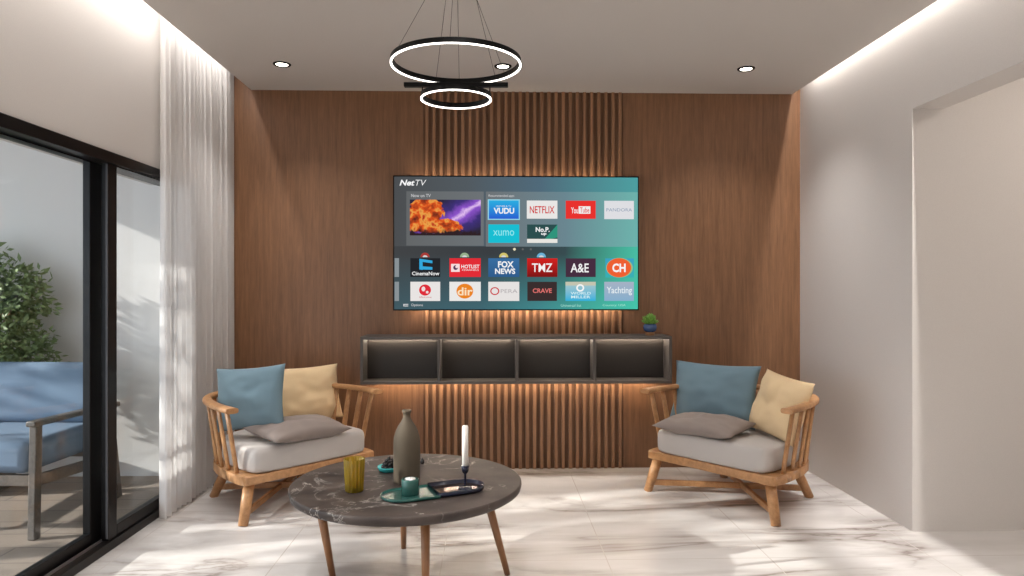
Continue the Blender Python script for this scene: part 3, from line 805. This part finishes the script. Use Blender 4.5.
def text(b, s, x0, y0, x1, y1, mat, layer=2, bold=0, shear=0, fit=True):
    """lettering filling the menu box x0..x1, y0..y1"""
    cu = bpy.data.curves.new('lettering', 'FONT'); cu.body = s; cu.size = 1; cu.offset = bold; cu.shear = shear; cu.resolution_u = 3
    o = bpy.data.objects.new('lettering', cu); col.objects.link(o)
    bpy.context.view_layer.update()
    me = bpy.data.meshes.new_from_object(o.evaluated_get(bpy.context.evaluated_depsgraph_get()))
    bpy.data.objects.remove(o); bpy.data.curves.remove(cu)
    if me.vertices:
        xs = [v.co.x for v in me.vertices]; ys = [v.co.y for v in me.vertices]
        ax, bx, ay, by = min(xs), max(xs), min(ys), max(ys)
        mi = b.mi(mat)
        vs = [b.bm.verts.new(SP(x0+(v.co.x-ax)/(bx-ax)*(x1-x0), y1-(v.co.y-ay)/(by-ay)*(y1-y0), layer)) for v in me.vertices]
        for p in me.polygons: b.face([vs[i] for i in p.vertices], mi)
    bpy.data.meshes.remove(me)
    return b
WH, LG = em(246, 246, 246), em(214, 214, 216)
def part(name, b, label=None):
    o = b.build(name, screen, fix=False)
    if label: o['label'] = label
    return o
b = MB(); text(b, 'Net', 72, 54, 128, 76, WH, 1, .03, .25); text(b, 'TV', 131, 54, 171, 76, WH, 1, -.008, .25); part('menu_title', b)
pm = panel_mat()
b = MB(); rect(b, 97, 97, 383, 300, pm, 1); text(b, 'Now on TV', 115, 107, 187, 119, LG, 2); part('menu_panel', b)
b = MB(); rect(b, 391, 97, 957, 303, pm, 1); text(b, 'Recommended apps', 401, 108, 496, 119, LG, 2); part('menu_panel', b)
b = MB(); rect(b, 110, 128, 372, 262, nebula_mat(), 2); part('film_picture', b)
def vgrad(name, c0, c1):
    m = bpy.data.materials.new(name); m.use_nodes = True
    nt = m.node_tree; nt.nodes.clear(); L = nt.links.new
    o = N(nt, 'ShaderNodeOutputMaterial'); e = N(nt, 'ShaderNodeEmission'); tc = N(nt, 'ShaderNodeTexCoord'); sx = N(nt, 'ShaderNodeSeparateXYZ')
    L(tc.outputs['Generated'], sx.inputs[0]); r = ramp(nt, [(0, c0), (1, c1)]); L(sx.outputs['Z'], r.inputs[0]); L(r.outputs[0], e.inputs[0]); L(e.outputs[0], o.inputs[0])
    return m
def tile(x0, y0, x1, y1, mat): b = MB(); rect(b, x0, y0, x1, y1, mat, 2); return b
def done(b): part('app_tile', b)
# first row
b = MB(); rect(b, 398, 126, 517, 203, em(150, 214, 232), 2); rect(b, 402, 130, 513, 199, vgrad('vudu_blue', rgb(42, 84, 208), rgb(44, 176, 226)), 3)
text(b, 'VUDU', 420, 158, 496, 180, WH, 4, .03); text(b, 'MOVIES & TV', 429, 149, 486, 154, WH, 4); done(b)
b = tile(543, 130, 657, 198, em(232, 230, 228)); text(b, 'NETFLIX', 554, 151, 646, 178, em(206, 40, 44), 3, .012); done(b)
b = tile(688, 130, 800, 198, em(232, 50, 46)); text(b, 'You', 708, 155, 734, 178, WH, 3, .01); rect(b, 736, 151, 780, 179, em(240, 240, 238), 3); text(b, 'Tube', 741, 155, 776, 175, em(226, 50, 46), 4, .01); done(b)
b = tile(832, 130, 943, 199, em(222, 222, 226)); text(b, 'PANDORA', 840, 158, 936, 170, em(130, 150, 176), 3); done(b)
b = tile(400, 220, 515, 289, em(26, 190, 210)); text(b, 'xumo', 418, 242, 496, 262, em(150, 234, 240), 3, .0); done(b)
b = MB(); rect(b, 544, 220, 657, 289, em(232, 230, 224), 2); rect(b, 544, 220, 657, 274, em(44, 78, 78), 3)
b.face([b.bm.verts.new(SP(*p, 4)) for p in ((657, 220), (657, 268), (636, 274), (610, 274))], b.mi(em(48, 148, 124)))
text(b, 'No.P.', 576, 230, 628, 248, WH, 5, .03); text(b, 'up', 596, 252, 616, 262, WH, 5, .03); done(b)
# page dots
for cx, rr, cc_ in ((497, 5, (236, 226, 190)), (528, 4, (96, 98, 98)), (558, 4, (96, 98, 98))):
    b = MB(); disc(b, cx, 313, rr, rr, em(*cc_), 1); part('page_dot', b)
# the peeking arcs above the second shelf
for cx, cc_ in ((166, (168, 60, 56)), (312, (150, 176, 140)), (457, (212, 196, 110)), (597, (108, 178, 214))):
    b = MB(); disc(b, cx, 343, 17, 17, em(*cc_), 1, 0, PI, 16); disc(b, cx, 343, 9, 7, LG, 2, 0, PI, 12); part('shelf_icon', b)
# second shelf
b = tile(112, 347, 222, 417, em(36, 38, 42))
mi = b.mi(em(52, 168, 220))
for q in (((145, 349), (193, 356), (193, 366), (152, 360)), ((145, 349), (157, 351), (157, 391), (145, 389)), ((145, 389), (150, 377), (193, 380), (193, 390))):
    b.face([b.bm.verts.new(SP(*p, 3)) for p in q], mi)
text(b, 'CinemaNow', 118, 397, 219, 411, WH, 3, .015); done(b)
b = tile(256, 347, 372, 417, em(226, 44, 54)); rect(b, 262, 368, 294, 398, em(248, 222, 222), 3); disc(b, 279, 382, 9, 9, em(90, 60, 90), 4); disc(b, 283, 379, 5, 5, em(248, 222, 222), 5)
text(b, 'HOTLIST', 300, 371, 367, 385, WH, 3, .015); text(b, 'CHANNELS', 302, 388, 364, 394, WH, 3); done(b)
b = tile(400, 347, 515, 417, vgrad('news_blue', rgb(46, 92, 140), rgb(58, 110, 160))); text(b, 'FOX', 436, 358, 494, 382, WH, 3, .03); text(b, 'NEWS', 425, 385, 500, 406, WH, 3, .03); done(b)
b = tile(544, 347, 657, 417, vgrad('tmz_red', rgb(120, 22, 22), rgb(212, 34, 32))); text(b, 'TMZ', 562, 366, 638, 398, WH, 3, .01); done(b)
b = tile(688, 347, 800, 417, em(70, 46, 64)); text(b, 'A&E', 706, 366, 774, 400, WH, 3, .012); done(b)
b = tile(836, 347, 943, 419, vgrad('teal_tile', rgb(58, 176, 176), rgb(60, 160, 196))); disc(b, 889, 382, 50, 37, em(150, 190, 130), 3); disc(b, 887, 382, 46, 36, em(238, 96, 50), 4); text(b, 'CH', 862, 366, 912, 399, WH, 5, .035); done(b)
# third shelf
b = tile(112, 435, 222, 507, em(232, 228, 226)); disc(b, 166, 466, 22, 21, em(222, 44, 58), 3); disc(b, 160, 462, 7, 9, em(240, 220, 220), 4); disc(b, 174, 474, 5, 5, em(240, 220, 220), 4); text(b, 'lifetime', 145, 489, 190, 496, em(200, 120, 120), 3); done(b)
b = tile(256, 435, 372, 507, em(234, 232, 230)); disc(b, 313, 470, 31, 28, em(234, 132, 36), 3); text(b, 'dir', 286, 456, 342, 486, em(250, 226, 190), 4, .02); done(b)
b = tile(400, 435, 515, 507, em(230, 226, 224)); disc(b, 424, 470, 17, 15, em(204, 60, 66), 3, hole=.72); text(b, 'PERA', 446, 463, 508, 477, em(176, 170, 172), 3); done(b)
b = tile(545, 435, 655, 507, em(58, 46, 46)); text(b, 'CRAVE', 565, 460, 636, 477, em(228, 116, 112), 3, .02); done(b)
b = MB(); rect(b, 687, 435, 800, 507, vgrad('sea_picture', rgb(48, 176, 220), rgb(170, 200, 200)), 2); rect(b, 687, 435, 800, 449, em(196, 196, 176), 3); disc(b, 742, 458, 15, 14, WH, 4, hole=.6); text(b, 'WORLD', 706, 473, 782, 483, em(214, 240, 244), 4, .015); text(b, 'MILLER', 708, 487, 780, 497, em(214, 240, 244), 4, .015); done(b)
b = tile(832, 435, 943, 507, vgrad('grey_blue_tile', rgb(134, 174, 204), rgb(166, 178, 196))); text(b, 'Yachting', 841, 454, 936, 486, em(228, 236, 240), 3, .012); done(b)
for y0, y1 in ((347, 417), (435, 507)):
    b = tile(54, y0, 70, y1, em(138, 146, 150)); done(b)
b = MB(); rect(b, 86, 518, 104, 521, LG, 1); rect(b, 86, 524, 104, 527, LG, 1); rect(b, 86, 521, 89, 524, LG, 1); part('footer_icon', b)
b = MB(); text(b, 'Options', 115, 517, 158, 529, LG, 1); part('footer_text', b)
b = MB(); text(b, 'Universal list', 670, 519, 746, 529, em(170, 226, 214), 1); part('footer_text', b)
b = MB(); text(b, 'Country: USA', 826, 519, 912, 529, em(170, 232, 214), 1); part('footer_text', b)

# ------------------------------------------------------------------ downlights
def downlight(x, y, label, group):
    t = thing('downlight', label, 'ceiling light', (x, y, ZS), 0, group)
    MB().lathe([(.036, -.001), (.040, -.007), (.052, -.007), (.055, -.003), (.055, 0), (.036, 0)], M['satinblack'], n=36).build('trim_ring', t)
    MB().lathe([(.001, -.004), (.036, -.004), (.036, -.001), (.001, -.001)], M['lamp'], n=32).build('lens', t)
    return t
G = 'recessed ceiling downlights'
downlight(-1.312, 4.414, 'small round recessed downlight with black rim in the ceiling by the curtain', G)
downlight(.069, 4.414, 'small round recessed downlight with black rim seen through the large ring light', G)
downlight(1.62, 4.42, 'small round recessed downlight with black rim in the ceiling near the white wall', G)

# ------------------------------------------------------------------ ring chandelier
cc = W(-.2315, 2.90)
t = thing('ring_chandelier', 'black pendant chandelier with a large and a small glowing ring', 'chandelier', (cc.x, cc.y, 0))
def ring(Rr, zb, name):
    b = MB(); n = 96; wd, hh = .012, .022
    prof = [(Rr-wd, zb+.001), (Rr-wd, zb+hh), (Rr, zb+hh), (Rr, zb+.001)]
    rings = [[Vector((r*math.cos(2*PI*k/n), r*math.sin(2*PI*k/n), z)) for r, z in prof] for k in range(n)]
    b.ring_loft(rings, M['satinblack'], loop=True, smooth=False); o = b.build(name, t)
    b = MB(); prof = [(Rr-.006, zb-.003), (Rr-.006, zb+.001), (Rr+.001, zb+.001), (Rr+.001, zb-.003)]
    rings = [[Vector((r*math.cos(2*PI*k/n), r*math.sin(2*PI*k/n), z)) for r, z in prof] for k in range(n)]
    b.ring_loft(rings, M['ring_led'], loop=True, smooth=False); b.build('light_diffuser', o)
ZL = EYE + 222.8/700*2.9; ZSM = EYE + 188.6/700*2.9; ZBAR = EYE + 203/700*2.9
ring(.269, ZL, 'large_ring'); ring(.146, ZSM, 'small_ring')
rot = Matrix.Rotation(-TH, 3, 'Z')
mb = MB(); mb.box(-.2155, .2155, -.012, .012, ZBAR-.009, ZBAR+.009, M['satinblack'], .002); mb.bm.transform(rot.to_4x4()); mb.build('crossbar', t)
MB().lathe([(.001, ZS-.03), (.06, ZS-.03), (.065, ZS-.025), (.065, ZS)], M['satinblack'], n=40).build('canopy', t)
def wire(p, q): MB().tube([p, q], .0009, M['satinblack'], 5).build('wire', t)
ca = Vector((0, 0, ZS-.03))
for ang in (215, 268, 40):
    a = math.radians(ang); wire(ca + Vector((.03*math.cos(a), .03*math.sin(a), 0)), Vector((.265*math.cos(a), .265*math.sin(a), ZL+.022)))
for x in (-.085, .013, .168):
    wire(ca + Vector((x*.25, 0, 0)), rot @ Vector((x, 0, ZBAR+.009)))
for x in (-.140, .140):
    MB().tube([rot @ Vector((x, 0, ZBAR-.009)), rot @ Vector((x, 0, ZSM+.021))], .0025, M['satinblack'], 8).build('hanger', t)

# ------------------------------------------------------------------ corridor ceiling lamp
t = thing('corridor_ceiling_lamp', 'flat warm ceiling lamp in the corridor beyond the doorway', 'ceiling light', (3.6, 2.6, ZT))
MB().box(-.5, .5, -.12, .12, -.03, 0, M['satinblack'], .004).build('housing', t)
MB().box(-.48, .48, -.10, .10, -.034, -.03, M['corr_lamp']).build('diffuser', t)

# ------------------------------------------------------------------ light
def spot(x, y, e, ang=110, z=ZS-.012, c=(1, .97, .94)):
    l = bpy.data.lights.new('downlight_or_fill_beam', 'SPOT'); l.energy = e; l.spot_size = math.radians(ang); l.spot_blend = .9; l.shadow_soft_size = .04; l.color = c
    o = bpy.data.objects.new('downlight_or_fill_beam', l); col.objects.link(o); o.location = (x, y, z); return o
for x, y in ((-1.312, 4.414), (.069, 4.414), (1.62, 4.42)): spot(x, y, 50)
for x in (-1.1, -.05, 1.0):  # added fill spots without fixtures, brightening the room from above
    for y in (2.2, .0, -1.4): spot(x, y, 80)

def cove(x, y0, y1, e, name):      # lensed strip light shining straight down the gap
    l = bpy.data.lights.new(name, 'AREA'); l.shape = 'RECTANGLE'; l.size = .02; l.size_y = y1-y0; l.energy = e; l.spread = math.radians(130); l.color = (1, .96, .92)
    o = bpy.data.objects.new(name, l); col.objects.link(o); o.location = (x, (y0+y1)/2, ZT-.022)
cove(-1.7825, -2.0, 4.78, 32, 'cove_beam'); cove(2.210, -2.0, 4.82, 88, 'cove_beam')
sun = bpy.data.lights.new('sun', 'SUN'); sun.energy = 8.5; sun.angle = math.radians(.8); sun.color = (1, .95, .89)
so = bpy.data.objects.new('sun', sun); col.objects.link(so); so.location = (-8, 1, 6)
el, az = math.radians(22.5), math.radians(11)
so.rotation_euler = Vector((math.cos(el)*math.cos(az), math.cos(el)*math.sin(az), -math.sin(el))).to_track_quat('-Z', 'Y').to_euler()
w = bpy.data.worlds.new('sky'); scene.world = w; w.use_nodes = True
bg = w.node_tree.nodes['Background']; bg.inputs[0].default_value = (.80, .88, 1.0, 1); bg.inputs[1].default_value = 3.0

# ------------------------------------------------------------------ camera
cam = bpy.data.cameras.new('camera'); cam.sensor_width = 36; cam.lens = 700/1024*36; cam.clip_start = .05
co = bpy.data.objects.new('camera', cam); col.objects.link(co)
co.location = (0, 0, EYE); co.rotation_euler = (PI/2, 0, -TH)
scene.camera = co
vs = scene.view_settings
vs.view_transform = 'Standard'; vs.look = 'None'; vs.exposure = 0; vs.gamma = 1; vs.use_curve_mapping = False
cy = scene.cycles
cy.use_denoising = True; cy.max_bounces = 10; cy.diffuse_bounces = 6; cy.transparent_max_bounces = 16; cy.caustics_reflective = False; cy.caustics_refractive = False
cy.sample_clamp_indirect = 6
